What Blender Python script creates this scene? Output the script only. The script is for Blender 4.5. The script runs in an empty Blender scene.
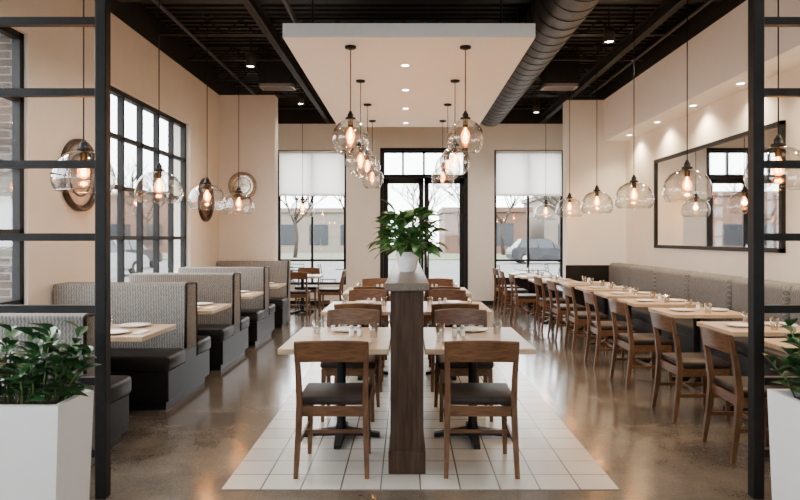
import bpy, bmesh, math, random
from mathutils import Vector, Matrix
random.seed(7)
scene = bpy.context.scene
COL = scene.collection

# ------------------------------------------------------------------ materials
def new_mat(name):
    m = bpy.data.materials.new(name); m.use_nodes = True
    nt = m.node_tree; nt.nodes.clear()
    out = nt.nodes.new('ShaderNodeOutputMaterial')
    return m, nt, out
def pbr(name, col, rough=0.5, metal=0.0, noise=0.0, nscale=20, spec=0.5, stretch=None, col2=None, bump=0.0, coat=0.0):
    m, nt, out = new_mat(name)
    b = nt.nodes.new('ShaderNodeBsdfPrincipled')
    b.inputs['Roughness'].default_value = rough
    b.inputs['Metallic'].default_value = metal
    b.inputs['Specular IOR Level'].default_value = spec
    b.inputs['Coat Weight'].default_value = coat
    nt.links.new(b.outputs[0], out.inputs[0])
    tc = nt.nodes.new('ShaderNodeTexCoord')
    mp = nt.nodes.new('ShaderNodeMapping')
    nt.links.new(tc.outputs['Object'], mp.inputs[0])
    if stretch: mp.inputs['Scale'].default_value = stretch
    n = nt.nodes.new('ShaderNodeTexNoise'); n.inputs['Scale'].default_value = nscale
    n.inputs['Detail'].default_value = 5
    nt.links.new(mp.outputs[0], n.inputs['Vector'])
    r = nt.nodes.new('ShaderNodeValToRGB')
    c = Vector(col)
    if col2 is None:
        a = c*(1-noise); d = c*(1+noise)
    else:
        a = Vector(col2); d = c
    r.color_ramp.elements[0].position = 0.35; r.color_ramp.elements[1].position = 0.65
    r.color_ramp.elements[0].color = (*a, 1); r.color_ramp.elements[1].color = (*d, 1)
    nt.links.new(n.outputs[0], r.inputs[0]); nt.links.new(r.outputs[0], b.inputs['Base Color'])
    if bump > 0:
        bp = nt.nodes.new('ShaderNodeBump'); bp.inputs['Strength'].default_value = bump
        bp.inputs['Distance'].default_value = 0.01
        nt.links.new(n.outputs[0], bp.inputs['Height']); nt.links.new(bp.outputs[0], b.inputs['Normal'])
    return m
def emis(name, col, s):
    m, nt, out = new_mat(name)
    e = nt.nodes.new('ShaderNodeEmission'); e.inputs[0].default_value = (*col, 1); e.inputs[1].default_value = s
    nt.links.new(e.outputs[0], out.inputs[0]); return m
def thin_glass(name, tint=(1, 1, 1), base=0.04, edge=0.6, blend=0.25, edgetint=None, glow=None, power=1.0):
    m, nt, out = new_mat(name)
    t = nt.nodes.new('ShaderNodeBsdfTransparent'); t.inputs[0].default_value = (*tint, 1)
    g = nt.nodes.new('ShaderNodeBsdfGlossy'); g.inputs['Roughness'].default_value = 0.03
    g.inputs[0].default_value = (1, 1, 1, 1)
    lw = nt.nodes.new('ShaderNodeLayerWeight'); lw.inputs[0].default_value = blend
    pw = nt.nodes.new('ShaderNodeMath'); pw.operation = 'POWER'; pw.inputs[1].default_value = power
    nt.links.new(lw.outputs['Facing'], pw.inputs[0])
    if edgetint:
        mc = nt.nodes.new('ShaderNodeMix'); mc.data_type = 'RGBA'
        mc.inputs[6].default_value = (*tint, 1); mc.inputs[7].default_value = (*edgetint, 1)
        nt.links.new(pw.outputs[0], mc.inputs[0]); nt.links.new(mc.outputs[2], t.inputs[0])
    mr = nt.nodes.new('ShaderNodeMapRange')
    mr.inputs['To Min'].default_value = base; mr.inputs['To Max'].default_value = edge
    nt.links.new(pw.outputs[0], mr.inputs['Value'])
    mx = nt.nodes.new('ShaderNodeMixShader')
    nt.links.new(mr.outputs[0], mx.inputs[0]); nt.links.new(t.outputs[0], mx.inputs[1]); nt.links.new(g.outputs[0], mx.inputs[2])
    last = mx
    if glow:
        e = nt.nodes.new('ShaderNodeEmission'); e.inputs[0].default_value = (*glow[0], 1); e.inputs[1].default_value = glow[1]
        ad = nt.nodes.new('ShaderNodeAddShader'); nt.links.new(mx.outputs[0], ad.inputs[0]); nt.links.new(e.outputs[0], ad.inputs[1]); last = ad
    nt.links.new(last.outputs[0], out.inputs[0]); return m
def shademat():
    m, nt, out = new_mat('roller_shade_fabric')
    tc = nt.nodes.new('ShaderNodeTexCoord'); n = nt.nodes.new('ShaderNodeTexNoise'); n.inputs['Scale'].default_value = 80
    nt.links.new(tc.outputs['Object'], n.inputs['Vector'])
    r = nt.nodes.new('ShaderNodeValToRGB'); r.color_ramp.elements[0].color = (0.92, 0.91, 0.88, 1); r.color_ramp.elements[1].color = (0.96, 0.95, 0.93, 1)
    nt.links.new(n.outputs[0], r.inputs[0])
    d = nt.nodes.new('ShaderNodeBsdfDiffuse'); t = nt.nodes.new('ShaderNodeBsdfTranslucent'); mx = nt.nodes.new('ShaderNodeMixShader'); mx.inputs[0].default_value = 0.75
    nt.links.new(r.outputs[0], d.inputs[0]); nt.links.new(r.outputs[0], t.inputs[0])
    nt.links.new(d.outputs[0], mx.inputs[1]); nt.links.new(t.outputs[0], mx.inputs[2]); nt.links.new(mx.outputs[0], out.inputs[0]); return m

M = {}
M['wall'] = pbr('wall_paint_beige', (0.655, 0.605, 0.525), 0.75, noise=0.02, nscale=3)
M['wall_back'] = pbr('wall_paint_cream', (0.74, 0.71, 0.645), 0.75, noise=0.02, nscale=3)
M['wall_right'] = pbr('wall_paint_warm_beige', (0.75, 0.695, 0.60), 0.7, noise=0.02, nscale=3)
M['white'] = pbr('white_paint', (0.93, 0.935, 0.94), 0.6, noise=0.01)
M['planter'] = pbr('white_planter', (0.88, 0.88, 0.88), 0.35, noise=0.015, nscale=4)
M['black'] = pbr('black_metal', (0.008, 0.008, 0.009), 0.5, noise=0.2, spec=0.22)
M['blackceil'] = pbr('black_ceiling_paint', (0.012, 0.0115, 0.011), 0.6, noise=0.2, spec=0.3)
M['duct'] = pbr('black_duct', (0.020, 0.019, 0.018), 0.5, noise=0.2, spec=0.4)
M['walnut'] = pbr('walnut_wood', (0.150, 0.068, 0.029), 0.4, stretch=(6, 6, 1.2), nscale=7, col2=(0.076, 0.033, 0.014), spec=0.3)
M['walnut_rail'] = pbr('walnut_rail_wood', (0.160, 0.073, 0.031), 0.4, stretch=(1.2, 8, 9), nscale=7, col2=(0.082, 0.036, 0.015), spec=0.3)
M['oak'] = pbr('light_oak_top', (0.57, 0.41, 0.26), 0.33, stretch=(1.0, 9, 9), nscale=5, col2=(0.42, 0.29, 0.175), spec=0.4)
M['divider'] = pbr('dark_brown_wood', (0.068, 0.040, 0.026), 0.55, stretch=(11, 11, 0.9), nscale=4, col2=(0.034, 0.020, 0.013), spec=0.13)
M['cap'] = pbr('divider_cap_wood', (0.15, 0.115, 0.085), 0.38, stretch=(12, 1, 12), nscale=5, col2=(0.10, 0.075, 0.056), spec=0.35)
M['leather'] = pbr('dark_leather', (0.012, 0.0098, 0.0088), 0.42, noise=0.15, nscale=40, bump=0.15, spec=0.22)
M['seatdark'] = pbr('brown_seat_vinyl', (0.025, 0.016, 0.013), 0.5, noise=0.15, nscale=30, bump=0.1, spec=0.2)
M['mirror'] = pbr('mirror_glass', (0.95, 0.955, 0.955), 0.02, metal=1.0, noise=0.0)
M['bronze'] = pbr('bronze_frame', (0.05, 0.031, 0.018), 0.45, metal=0.4, noise=0.3)
M['tanmirror'] = pbr('aged_bronze_mirror', (0.22, 0.145, 0.09), 0.3, metal=0.7, col2=(0.10, 0.065, 0.04), nscale=7)
M['palemirror'] = pbr('pale_aged_mirror', (0.62, 0.54, 0.44), 0.2, metal=0.8, noise=0.2, nscale=5)
M['brass'] = pbr('pale_brass_frame', (0.30, 0.23, 0.15), 0.4, metal=0.6, noise=0.2)
M['ceramic'] = pbr('white_ceramic', (0.88, 0.87, 0.86), 0.2, noise=0.01)
M['steel'] = pbr('brushed_steel', (0.6, 0.58, 0.55), 0.3, metal=1.0, noise=0.05)
M['ventgrey'] = pbr('grey_vent_paint', (0.22, 0.21, 0.20), 0.5, noise=0.05)
M['napkin'] = pbr('linen_napkin', (0.78, 0.76, 0.71), 0.9, noise=0.05, nscale=80)
M['leaf'] = pbr('leaf_green', (0.075, 0.20, 0.038), 0.38, col2=(0.022, 0.085, 0.017), nscale=9)
M['leaf2'] = pbr('leaf_dark_green', (0.035, 0.12, 0.032), 0.38, col2=(0.010, 0.048, 0.014), nscale=9)
M['stem'] = pbr('stem_green', (0.07, 0.12, 0.035), 0.6, noise=0.2)
M['soil'] = pbr('potting_soil', (0.05, 0.035, 0.025), 0.95, noise=0.5, nscale=60, bump=0.6)
M['shade'] = shademat()
M['glass'] = thin_glass('clear_lamp_glass', (0.985, 0.98, 0.965), 0.10, 0.85, 0.5, (0.18, 0.155, 0.13), None, 2.2)
M['tumbler'] = thin_glass('tumbler_glass', (0.95, 0.96, 0.96), 0.06, 0.8, 0.4, (0.6, 0.6, 0.6))
M['pane'] = thin_glass('window_pane_glass', (0.98, 0.99, 0.99), 0.02, 0.25, 0.3)
M['filament'] = emis('glowing_filament', (1.0, 0.42, 0.08), 70)
M['bulbglow'] = thin_glass('amber_bulb_glass', (1.0, 0.62, 0.24), 0.05, 0.5, 0.3, None, ((1.0, 0.28, 0.03), 4.5))
M['led'] = emis('downlight_lens', (1.0, 0.92, 0.80), 30)
M['asphalt'] = pbr('asphalt', (0.065, 0.064, 0.062), 0.9, noise=0.15, nscale=1.5)
M['paving'] = pbr('patio_paving', (0.12, 0.113, 0.104), 0.9, noise=0.1, nscale=3)
M['grass'] = pbr('dormant_grass', (0.055, 0.065, 0.024), 0.95, noise=0.3, nscale=3)
M['brickbld'] = pbr('distant_masonry', (0.11, 0.06, 0.04), 0.9, noise=0.15, nscale=2)
M['bldgrey'] = pbr('distant_render', (0.16, 0.135, 0.105), 0.9, noise=0.08, nscale=1)
M['bldglass'] = pbr('dark_window', (0.02, 0.025, 0.03), 0.25, noise=0.1, spec=0.3)
M['bark'] = pbr('tree_bark', (0.045, 0.035, 0.028), 0.9, noise=0.3, nscale=6, spec=0.1)
M['carwhite'] = pbr('car_paint_silver', (0.20, 0.20, 0.21), 0.3, noise=0.01)
M['cardark'] = pbr('car_paint_dark', (0.012, 0.014, 0.018), 0.3, noise=0.01, spec=0.3)
M['tyre'] = pbr('tyre_rubber', (0.01, 0.01, 0.01), 0.8, noise=0.1, spec=0.2)

def concrete():
    m, nt, out = new_mat('polished_concrete')
    b = nt.nodes.new('ShaderNodeBsdfPrincipled'); nt.links.new(b.outputs[0], out.inputs[0])
    tc = nt.nodes.new('ShaderNodeTexCoord')
    n1 = nt.nodes.new('ShaderNodeTexNoise'); n1.inputs['Scale'].default_value = 1.6; n1.inputs['Detail'].default_value = 10
    n1.inputs['Roughness'].default_value = 0.72
    n2 = nt.nodes.new('ShaderNodeTexNoise'); n2.inputs['Scale'].default_value = 60; n2.inputs['Detail'].default_value = 3
    for n in (n1, n2): nt.links.new(tc.outputs['Object'], n.inputs['Vector'])
    r = nt.nodes.new('ShaderNodeValToRGB')
    r.color_ramp.elements[0].position = 0.32; r.color_ramp.elements[1].position = 0.70
    r.color_ramp.elements[0].color = (0.070, 0.056, 0.043, 1); r.color_ramp.elements[1].color = (0.175, 0.145, 0.113, 1)
    nt.links.new(n1.outputs[0], r.inputs[0])
    mx = nt.nodes.new('ShaderNodeMix'); mx.data_type = 'RGBA'; mx.blend_type = 'OVERLAY'; mx.inputs[0].default_value = 0.5
    nt.links.new(r.outputs[0], mx.inputs[6]); nt.links.new(n2.outputs[0], mx.inputs[7])
    nt.links.new(mx.outputs[2], b.inputs['Base Color'])
    mr = nt.nodes.new('ShaderNodeMapRange'); mr.inputs['To Min'].default_value = 0.08; mr.inputs['To Max'].default_value = 0.24
    nt.links.new(n1.outputs[0], mr.inputs['Value']); nt.links.new(mr.outputs[0], b.inputs['Roughness'])
    b.inputs['Specular IOR Level'].default_value = 0.6
    return m
M['concrete'] = concrete()
def tiles():
    m, nt, out = new_mat('white_floor_tiles')
    b = nt.nodes.new('ShaderNodeBsdfPrincipled'); nt.links.new(b.outputs[0], out.inputs[0])
    tc = nt.nodes.new('ShaderNodeTexCoord')
    mp = nt.nodes.new('ShaderNodeMapping'); nt.links.new(tc.outputs['Object'], mp.inputs[0])
    br = nt.nodes.new('ShaderNodeTexBrick'); nt.links.new(mp.outputs[0], br.inputs['Vector'])
    br.offset = 0.0; br.squash = 1.0
    br.inputs['Scale'].default_value = 1.0
    br.inputs['Brick Width'].default_value = 0.238; br.inputs['Row Height'].default_value = 0.238
    br.inputs['Mortar Size'].default_value = 0.005; br.inputs['Mortar Smooth'].default_value = 0.0
    br.inputs['Color1'].default_value = (0.61, 0.58, 0.525, 1); br.inputs['Color2'].default_value = (0.50, 0.475, 0.43, 1)
    br.inputs['Mortar'].default_value = (0.14, 0.12, 0.10, 1)
    nt.links.new(br.outputs['Color'], b.inputs['Base Color'])
    b.inputs['Roughness'].default_value = 0.25
    return m
M['tile'] = tiles()
def weave(name, per, c1, c2, zz=0.02, amp=0.9):
    m, nt, out = new_mat(name)
    b = nt.nodes.new('ShaderNodeBsdfPrincipled'); nt.links.new(b.outputs[0], out.inputs[0])
    b.inputs['Roughness'].default_value = 0.9; b.inputs['Specular IOR Level'].default_value = 0.15
    tc = nt.nodes.new('ShaderNodeTexCoord'); sp = nt.nodes.new('ShaderNodeSeparateXYZ')
    nt.links.new(tc.outputs['Object'], sp.inputs[0])
    ad = nt.nodes.new('ShaderNodeMath'); ad.operation = 'ADD'
    nt.links.new(sp.outputs[0], ad.inputs[0]); nt.links.new(sp.outputs[1], ad.inputs[1])
    pz = nt.nodes.new('ShaderNodeMath'); pz.operation = 'PINGPONG'; pz.inputs[1].default_value = zz
    nt.links.new(sp.outputs[2], pz.inputs[0])
    mu = nt.nodes.new('ShaderNodeMath'); mu.operation = 'MULTIPLY_ADD'; mu.inputs[1].default_value = amp
    nt.links.new(pz.outputs[0], mu.inputs[0]); nt.links.new(ad.outputs[0], mu.inputs[2])
    s = nt.nodes.new('ShaderNodeMath'); s.operation = 'MULTIPLY'; s.inputs[1].default_value = 2*math.pi/per
    nt.links.new(mu.outputs[0], s.inputs[0])
    si = nt.nodes.new('ShaderNodeMath'); si.operation = 'SINE'; nt.links.new(s.outputs[0], si.inputs[0])
    no = nt.nodes.new('ShaderNodeTexNoise'); no.inputs['Scale'].default_value = 45; nt.links.new(tc.outputs['Object'], no.inputs['Vector'])
    nm = nt.nodes.new('ShaderNodeMath'); nm.operation = 'MULTIPLY_ADD'; nm.inputs[1].default_value = 3.0; nm.inputs[2].default_value = -1.5
    nt.links.new(no.outputs[0], nm.inputs[0])
    sm = nt.nodes.new('ShaderNodeMath'); sm.operation = 'ADD'; nt.links.new(si.outputs[0], sm.inputs[0]); nt.links.new(nm.outputs[0], sm.inputs[1])
    mr = nt.nodes.new('ShaderNodeMapRange'); mr.inputs['From Min'].default_value = -1.1; mr.inputs['From Max'].default_value = 1.1
    nt.links.new(sm.outputs[0], mr.inputs['Value'])
    mx = nt.nodes.new('ShaderNodeMix'); mx.data_type = 'RGBA'
    mx.inputs[6].default_value = (*c1, 1); mx.inputs[7].default_value = (*c2, 1)
    nt.links.new(mr.outputs[0], mx.inputs[0]); nt.links.new(mx.outputs[2], b.inputs['Base Color'])
    return m
M['stripe'] = weave('woven_booth_fabric', 0.024, (0.125, 0.118, 0.110), (0.275, 0.263, 0.246), 0.02, 0.35)
M['fabricgrey'] = weave('grey_woven_upholstery', 0.034, (0.105, 0.103, 0.099), (0.22, 0.214, 0.205), 0.03)
def brickmat():
    m, nt, out = new_mat('brick_masonry')
    b = nt.nodes.new('ShaderNodeBsdfPrincipled'); nt.links.new(b.outputs[0], out.inputs[0])
    tc = nt.nodes.new('ShaderNodeTexCoord'); sp = nt.nodes.new('ShaderNodeSeparateXYZ'); cb = nt.nodes.new('ShaderNodeCombineXYZ')
    nt.links.new(tc.outputs['Object'], sp.inputs[0])
    ad = nt.nodes.new('ShaderNodeMath'); ad.operation = 'ADD'
    nt.links.new(sp.outputs[0], ad.inputs[0]); nt.links.new(sp.outputs[1], ad.inputs[1])
    nt.links.new(ad.outputs[0], cb.inputs[0]); nt.links.new(sp.outputs[2], cb.inputs[1])
    br = nt.nodes.new('ShaderNodeTexBrick'); nt.links.new(cb.outputs[0], br.inputs['Vector'])
    br.inputs['Scale'].default_value = 1.0; br.inputs['Brick Width'].default_value = 0.21; br.inputs['Row Height'].default_value = 0.07
    br.inputs['Mortar Size'].default_value = 0.006
    br.inputs['Color1'].default_value = (0.07, 0.05, 0.038, 1); br.inputs['Color2'].default_value = (0.045, 0.033, 0.027, 1)
    br.inputs['Mortar'].default_value = (0.14, 0.13, 0.115, 1)
    nt.links.new(br.outputs['Color'], b.inputs['Base Color']); b.inputs['Roughness'].default_value = 0.9
    return m
M['brick'] = brickmat()

# ------------------------------------------------------------------ mesh helpers
def box(bm, x0, x1, y0, y1, z0, z1, mi=0):
    vs = [bm.verts.new(p) for p in ((x0,y0,z0),(x1,y0,z0),(x1,y1,z0),(x0,y1,z0),(x0,y0,z1),(x1,y0,z1),(x1,y1,z1),(x0,y1,z1))]
    fs = [bm.faces.new([vs[i] for i in f]) for f in ((3,2,1,0),(4,5,6,7),(0,1,5,4),(1,2,6,5),(2,3,7,6),(3,0,4,7))]
    for f in fs: f.material_index = mi
    return vs, fs
def rbox(bm, x0, x1, y0, y1, z0, z1, r=0.01, seg=2, mi=0):
    b2 = bmesh.new(); box(b2, x0, x1, y0, y1, z0, z1, mi)
    bmesh.ops.bevel(b2, geom=b2.edges[:], offset=r, segments=seg, profile=0.5, affect='EDGES')
    for f in b2.faces: f.material_index = mi
    merge(bm, b2)
def merge(bm, b2):
    me = bpy.data.meshes.new('tmp'); b2.to_mesh(me); b2.free(); bm.from_mesh(me); bpy.data.meshes.remove(me)
def tube(bm, pts, rad, seg=8, mi=0, cap=True):
    pts = [Vector(p) for p in pts]
    if not hasattr(rad, '__len__'): rad = [rad]*len(pts)
    rings = []
    for i, p in enumerate(pts):
        if i == 0: t = pts[1]-pts[0]
        elif i == len(pts)-1: t = pts[-1]-pts[-2]
        else: t = (pts[i+1]-pts[i]).normalized()+(pts[i]-pts[i-1]).normalized()
        t.normalize()
        up = Vector((0,0,1)) if abs(t.z) < 0.95 else Vector((1,0,0))
        u = t.cross(up).normalized(); v = t.cross(u).normalized()
        rings.append([bm.verts.new(p+(u*math.cos(a)+v*math.sin(a))*rad[i]) for a in [2*math.pi*k/seg for k in range(seg)]])
    for a, b in zip(rings[:-1], rings[1:]):
        for k in range(seg):
            f = bm.faces.new([a[k], a[(k+1)%seg], b[(k+1)%seg], b[k]]); f.material_index = mi; f.smooth = True
    if cap:
        f = bm.faces.new(rings[0][::-1]); f.material_index = mi
        f = bm.faces.new(rings[-1]); f.material_index = mi
def lathe(bm, prof, seg=24, c=(0,0,0), mi=0, smooth=True):
    rings = []
    for r, z in prof:
        if r < 1e-5: rings.append([bm.verts.new((c[0], c[1], c[2]+z))])
        else: rings.append([bm.verts.new((c[0]+r*math.cos(2*math.pi*k/seg), c[1]+r*math.sin(2*math.pi*k/seg), c[2]+z)) for k in range(seg)])
    for a, b in zip(rings[:-1], rings[1:]):
        for k in range(seg):
            k2 = (k+1) % seg
            if len(a) == 1 and len(b) == 1: continue
            if len(a) == 1: f = bm.faces.new([a[0], b[k2], b[k]])
            elif len(b) == 1: f = bm.faces.new([a[k], a[k2], b[0]])
            else: f = bm.faces.new([a[k], a[k2], b[k2], b[k]])
            f.material_index = mi; f.smooth = smooth
def square_leg(bm, pts, ws, mi=0):
    rings = []
    for p, w in zip(pts, ws):
        wx, wy = w
        rings.append([bm.verts.new((p[0]+sx*wx, p[1]+sy*wy, p[2])) for sx, sy in ((-1,-1),(1,-1),(1,1),(-1,1))])
    for a, b in zip(rings[:-1], rings[1:]):
        for k in range(4): bm.faces.new([a[k], a[(k+1)%4], b[(k+1)%4], b[k]])
    bm.faces.new(rings[0][::-1]); bm.faces.new(rings[-1])
def obj(name, bm, mats, parent=None, loc=(0,0,0), label=None, category=None, group=None, kind=None, fix=True):
    if fix: bmesh.ops.recalc_face_normals(bm, faces=bm.faces[:])
    me = bpy.data.meshes.new(name); bm.to_mesh(me); bm.free()
    if not isinstance(mats, (list, tuple)): mats = [mats]
    for m in mats: me.materials.append(m)
    o = bpy.data.objects.new(name, me); COL.objects.link(o); o.location = loc
    if parent: o.parent = parent
    tag(o, label, category, group, kind); return o
def tag(o, label=None, category=None, group=None, kind=None):
    if label: o['label'] = label
    if category: o['category'] = category
    if group: o['group'] = group
    if kind: o['kind'] = kind
def root(name, loc, label, category, group=None):
    e = bpy.data.objects.new(name, None); e.empty_display_size = 0.1; COL.objects.link(e); e.location = loc
    tag(e, label, category, group); return e
def dup(src, loc, rot=0.0, label=None, group=None):
    n = src.copy(); COL.objects.link(n); n.location = loc; n.rotation_euler = (0, 0, rot)
    if label: n['label'] = label
    if group: n['group'] = group
    def rec(a, b):
        for c in a.children:
            if c.name == n.name: continue
            cc = c.copy(); cc.parent = b; COL.objects.link(cc); rec(c, cc)
    rec(src, n); return n
def B(): return bmesh.new()
def simple(name, fn, mats, **k):
    bm = B(); fn(bm); return obj(name, bm, mats, **k)
def light(name, typ, loc, energy, col, parent=None, **k):
    l = bpy.data.lights.new(name, typ); l.energy = energy; l.color = col
    for a, v in k.items(): setattr(l, a, v)
    o = bpy.data.objects.new(name, l); COL.objects.link(o); o.location = loc
    if parent: o.parent = parent
    return o

# ------------------------------------------------------------------ room shell
XL, XR, XB, YB, H, DECK = -3.35, 4.05, 3.64, 13.9, 4.05, 4.5
Y0 = -2.5
def wall_holes(bm, axis, c0, c1, a0, a1, z0, z1, holes, mi=0):
    A = sorted({a0, a1, *[h[0] for h in holes], *[h[1] for h in holes]})
    Z = sorted({z0, z1, *[h[2] for h in holes], *[h[3] for h in holes]})
    for i in range(len(A)-1):
        for j in range(len(Z)-1):
            ca, cz = (A[i]+A[i+1])/2, (Z[j]+Z[j+1])/2
            if any(h[0] < ca < h[1] and h[2] < cz < h[3] for h in holes): continue
            if axis == 'x': box(bm, c0, c1, A[i], A[i+1], Z[j], Z[j+1], mi)
            else: box(bm, A[i], A[i+1], c0, c1, Z[j], Z[j+1], mi)
simple('floor', lambda b: box(b, XL-0.3, XR+0.3, Y0-0.25, YB+0.25, -0.12, 0), M['concrete'], kind='structure')
bm = B(); box(bm, 0, 2.38, 0, 0.238*27, 0, 0.004)
obj('floor', bm, M['tile'], loc=(-1.11, 3.70, 0.0), kind='structure', label='strip of square white tiles with grey grout')
LW = [(1.6, 5.50, 0.9, 3.30), (6.97, 9.62, 0.90, 3.26)]
bm = B(); wall_holes(bm, 'x', XL-0.28, XL, Y0, YB, 0, H, LW); obj('wall_left', bm, M['wall'], kind='structure')
BW = [(-2.9, -1.36, 0.45, 3.47), (-0.56, 1.32, 0, 3.47), (1.95, 3.5, 0.45, 3.47)]
bm = B(); wall_holes(bm, 'y', YB, YB+0.25, XL-0.28, XR+0.3, 0, H, BW); obj('wall_back', bm, M['wall_back'], kind='structure')
bm = B(); wall_holes(bm, 'y', Y0-0.25, Y0, XL-0.28, XR+0.3, 0, DECK, [(-2.2, 2.8, 1.6, 3.5)]); obj('wall_front_unseen', bm, M['wall_back'], kind='structure')  # unseen wall added behind the camera to cut flat sky light from there
simple('wall_right', lambda b: box(b, XR, XR+0.3, Y0, YB, 0, H), M['wall_right'], kind='structure')
simple('wall_left', lambda b: box(b, XL, -2.36, 11.1, 11.38, 0, H), M['wall'], kind='structure', label='beige wing wall')
simple('wall_right', lambda b: box(b, 2.95, XR, 11.5, 11.78, 0, H), M['wall_back'], kind='structure', label='cream wing wall')
simple('trim_1', lambda b: box(b, XB, XR, Y0, 11.5, 3.29, H), M['white'], kind='structure', label='white bulkhead along the wall')
def blk(b):
    box(b, XL-0.28, XL+0.003, Y0, YB, H, DECK+0.1); box(b, XB-0.005, XR+0.3, Y0, YB, H, DECK+0.1)
    box(b, XL, XB, YB-0.01, YB+0.25, H, DECK+0.1)
simple('trim_2', blk, M['blackceil'], kind='structure')
def deck(b):
    box(b, XL-0.28, XR+0.3, Y0-0.25, YB+0.25, DECK, DECK+0.1)
    y = Y0+0.05
    while y < YB-0.1:
        box(b, XL, XB, y, y+0.08, DECK-0.045, DECK+0.01); y += 0.16
simple('ceiling', deck, M['blackceil'], kind='structure', label='black corrugated open ceiling deck')
n = 3
def ibeam_x(b, y, z0, z1, w):
    box(b, XL, XB, y-w/2, y+w/2, z0, z0+0.02); box(b, XL, XB, y-w/2, y+w/2, z1-0.02, z1)
    x = XL; k = 0
    while x < XB-0.25:
        za, zb = (z0+0.01, z1-0.01) if k % 2 == 0 else (z1-0.01, z0+0.01)
        tube(b, [(x, y, za), (x+0.22, y, zb)], 0.012, 5); x += 0.22; k += 1
def ibeam_y(b, x, z0, z1, w):
    box(b, x-w/2, x+w/2, Y0, YB, z0, z0+0.02); box(b, x-w/2, x+w/2, Y0, YB, z1-0.02, z1); box(b, x-0.008, x+0.008, Y0, YB, z0, z1)
for y in (4.8, 6.0, 7.2, 8.4, 9.6, 10.8, 12.0, 13.2):
    simple('trim_%d' % n, lambda b: ibeam_x(b, y, 4.24, DECK-0.045, 0.07), M['blackceil'], kind='structure', label='black open web steel ceiling joist'); n += 1
for x in (-1.75, 3.0):
    simple('trim_%d' % n, lambda b: ibeam_y(b, x, 4.06, 4.22, 0.09), M['blackceil'], kind='structure', label='black steel ceiling beam'); n += 1
simple('baseboard_left', lambda b: box(b, XL, XL+0.015, Y0, 11.1, 0, 0.1), M['black'], kind='structure')
def bbb(b):
    for a, c in ((XL, -0.6), (1.36, XR)): box(b, a, c, YB-0.015, YB, 0, 0.1)
simple('baseboard_back', bbb, M['black'], kind='structure')
simple('trim_%d' % n, lambda b: box(b, 2.93, XR, 11.48, 11.5, 0, 1.0), M['leather'], kind='structure', label='dark wainscot on the wing wall'); n += 1
simple('trim_%d' % n, lambda b: box(b, 1.95, XR, YB-0.03, YB, 0, 0.62), M['leather'], kind='structure', label='dark wainscot below the back window'); n += 1
simple('trim_%d' % n, lambda b: box(b, XL-0.30, XL-0.115, 5.485, 5.505, 0.9, 3.3), M['brick'], kind='structure', label='brick window reveal outside the glass'); n += 1
def panel(b):
    box(b, -1.24, 1.28, 6.2, 11.2, 3.5, 3.64)
    for x in (-1.0, 1.0):
        for y in (6.6, 8.8, 10.9): tube(b, [(x, y, 3.63), (x, y, DECK-0.03)], 0.012, 8, 1)
simple('ceiling', panel, [M['white'], M['black']], kind='structure', label='white dropped ceiling panel')

# windows
def grid_window(name, axis, c, a0, a1, z0, z1, vs, hs, fw=0.05, d=0.07):
    bm = B()
    def bar(pa0, pa1, pz0, pz1):
        if axis == 'x': box(bm, c-d/2, c+d/2, pa0, pa1, pz0, pz1)
        else: box(bm, pa0, pa1, c-d/2, c+d/2, pz0, pz1)
    bar(a0, a0+fw, z0, z1); bar(a1-fw, a1, z0, z1); bar(a0, a1, z0, z0+fw); bar(a0, a1, z1-fw, z1)
    for v in vs: bar(v-fw*0.4, v+fw*0.4, z0, z1)
    for h in hs: bar(a0, a1, h-fw*0.4, h+fw*0.4)
    w = obj(name, bm, M['black'], kind='structure')
    bm = B()
    if axis == 'x': box(bm, c-0.003, c+0.003, a0+0.02, a1-0.02, z0+0.02, z1-0.02)
    else: box(bm, a0+0.02, a1-0.02, c-0.003, c+0.003, z0+0.02, z1-0.02)
    obj('glass_pane', bm, M['pane'], parent=w); return w
def spread(a, b, n): return [a+(b-a)*i/n for i in range(1, n)]
grid_window('window_1', 'x', XL-0.07, 1.6, 5.50, 0.9, 3.30, spread(1.6, 5.50, 5), [1.55, 2.13, 2.72], 0.06)
grid_window('window_2', 'x', XL-0.10, 6.97, 9.62, 0.9, 3.26, spread(6.97, 9.62, 5), [1.5, 2.1, 2.7], 0.06)
grid_window('window_3', 'y', YB+0.10, -2.9, -1.36, 0.45, 3.47, [-2.13], [2.48, 1.0], 0.06)
grid_window('window_4', 'y', YB+0.10, 1.95, 3.5, 0.45, 3.47, [2.72], [2.48, 1.0], 0.06)
grid_window('window_5', 'y', YB+0.10, -0.56, 1.32, 2.86, 3.47, spread(-0.56, 1.32, 4), [], 0.06)
grid_window('window_6_fill', 'y', Y0-0.12, -2.2, 2.8, 1.6, 3.5, spread(-2.2, 2.8, 4), [2.7], 0.06)  # added unseen window behind the camera, its opening sized for front fill light
for a0, a1 in ((-2.86, -1.40), (1.99, 3.46)):
    def rs(b):
        box(b, a0, a1, YB+0.02, YB+0.024, 2.46, 3.42); tube(b, [(a0, YB+0.025, 3.42), (a1, YB+0.025, 3.42)], 0.03, 12)
        box(b, a0, a1, YB+0.012, YB+0.034, 2.44, 2.47)
    simple('roller_shade', rs, M['shade'], label='white roller shade half lowered over the window', category='window shade', group='roller shades on back windows')
for i, (a0, a1, z0, z1) in enumerate(LW):
    simple('trim_%d' % n, lambda b: box(b, XL-0.28, XL+0.03, a0, a1, z0-0.03, z0+0.005), M['white'], kind='structure', label='white window sill'); n += 1
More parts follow.
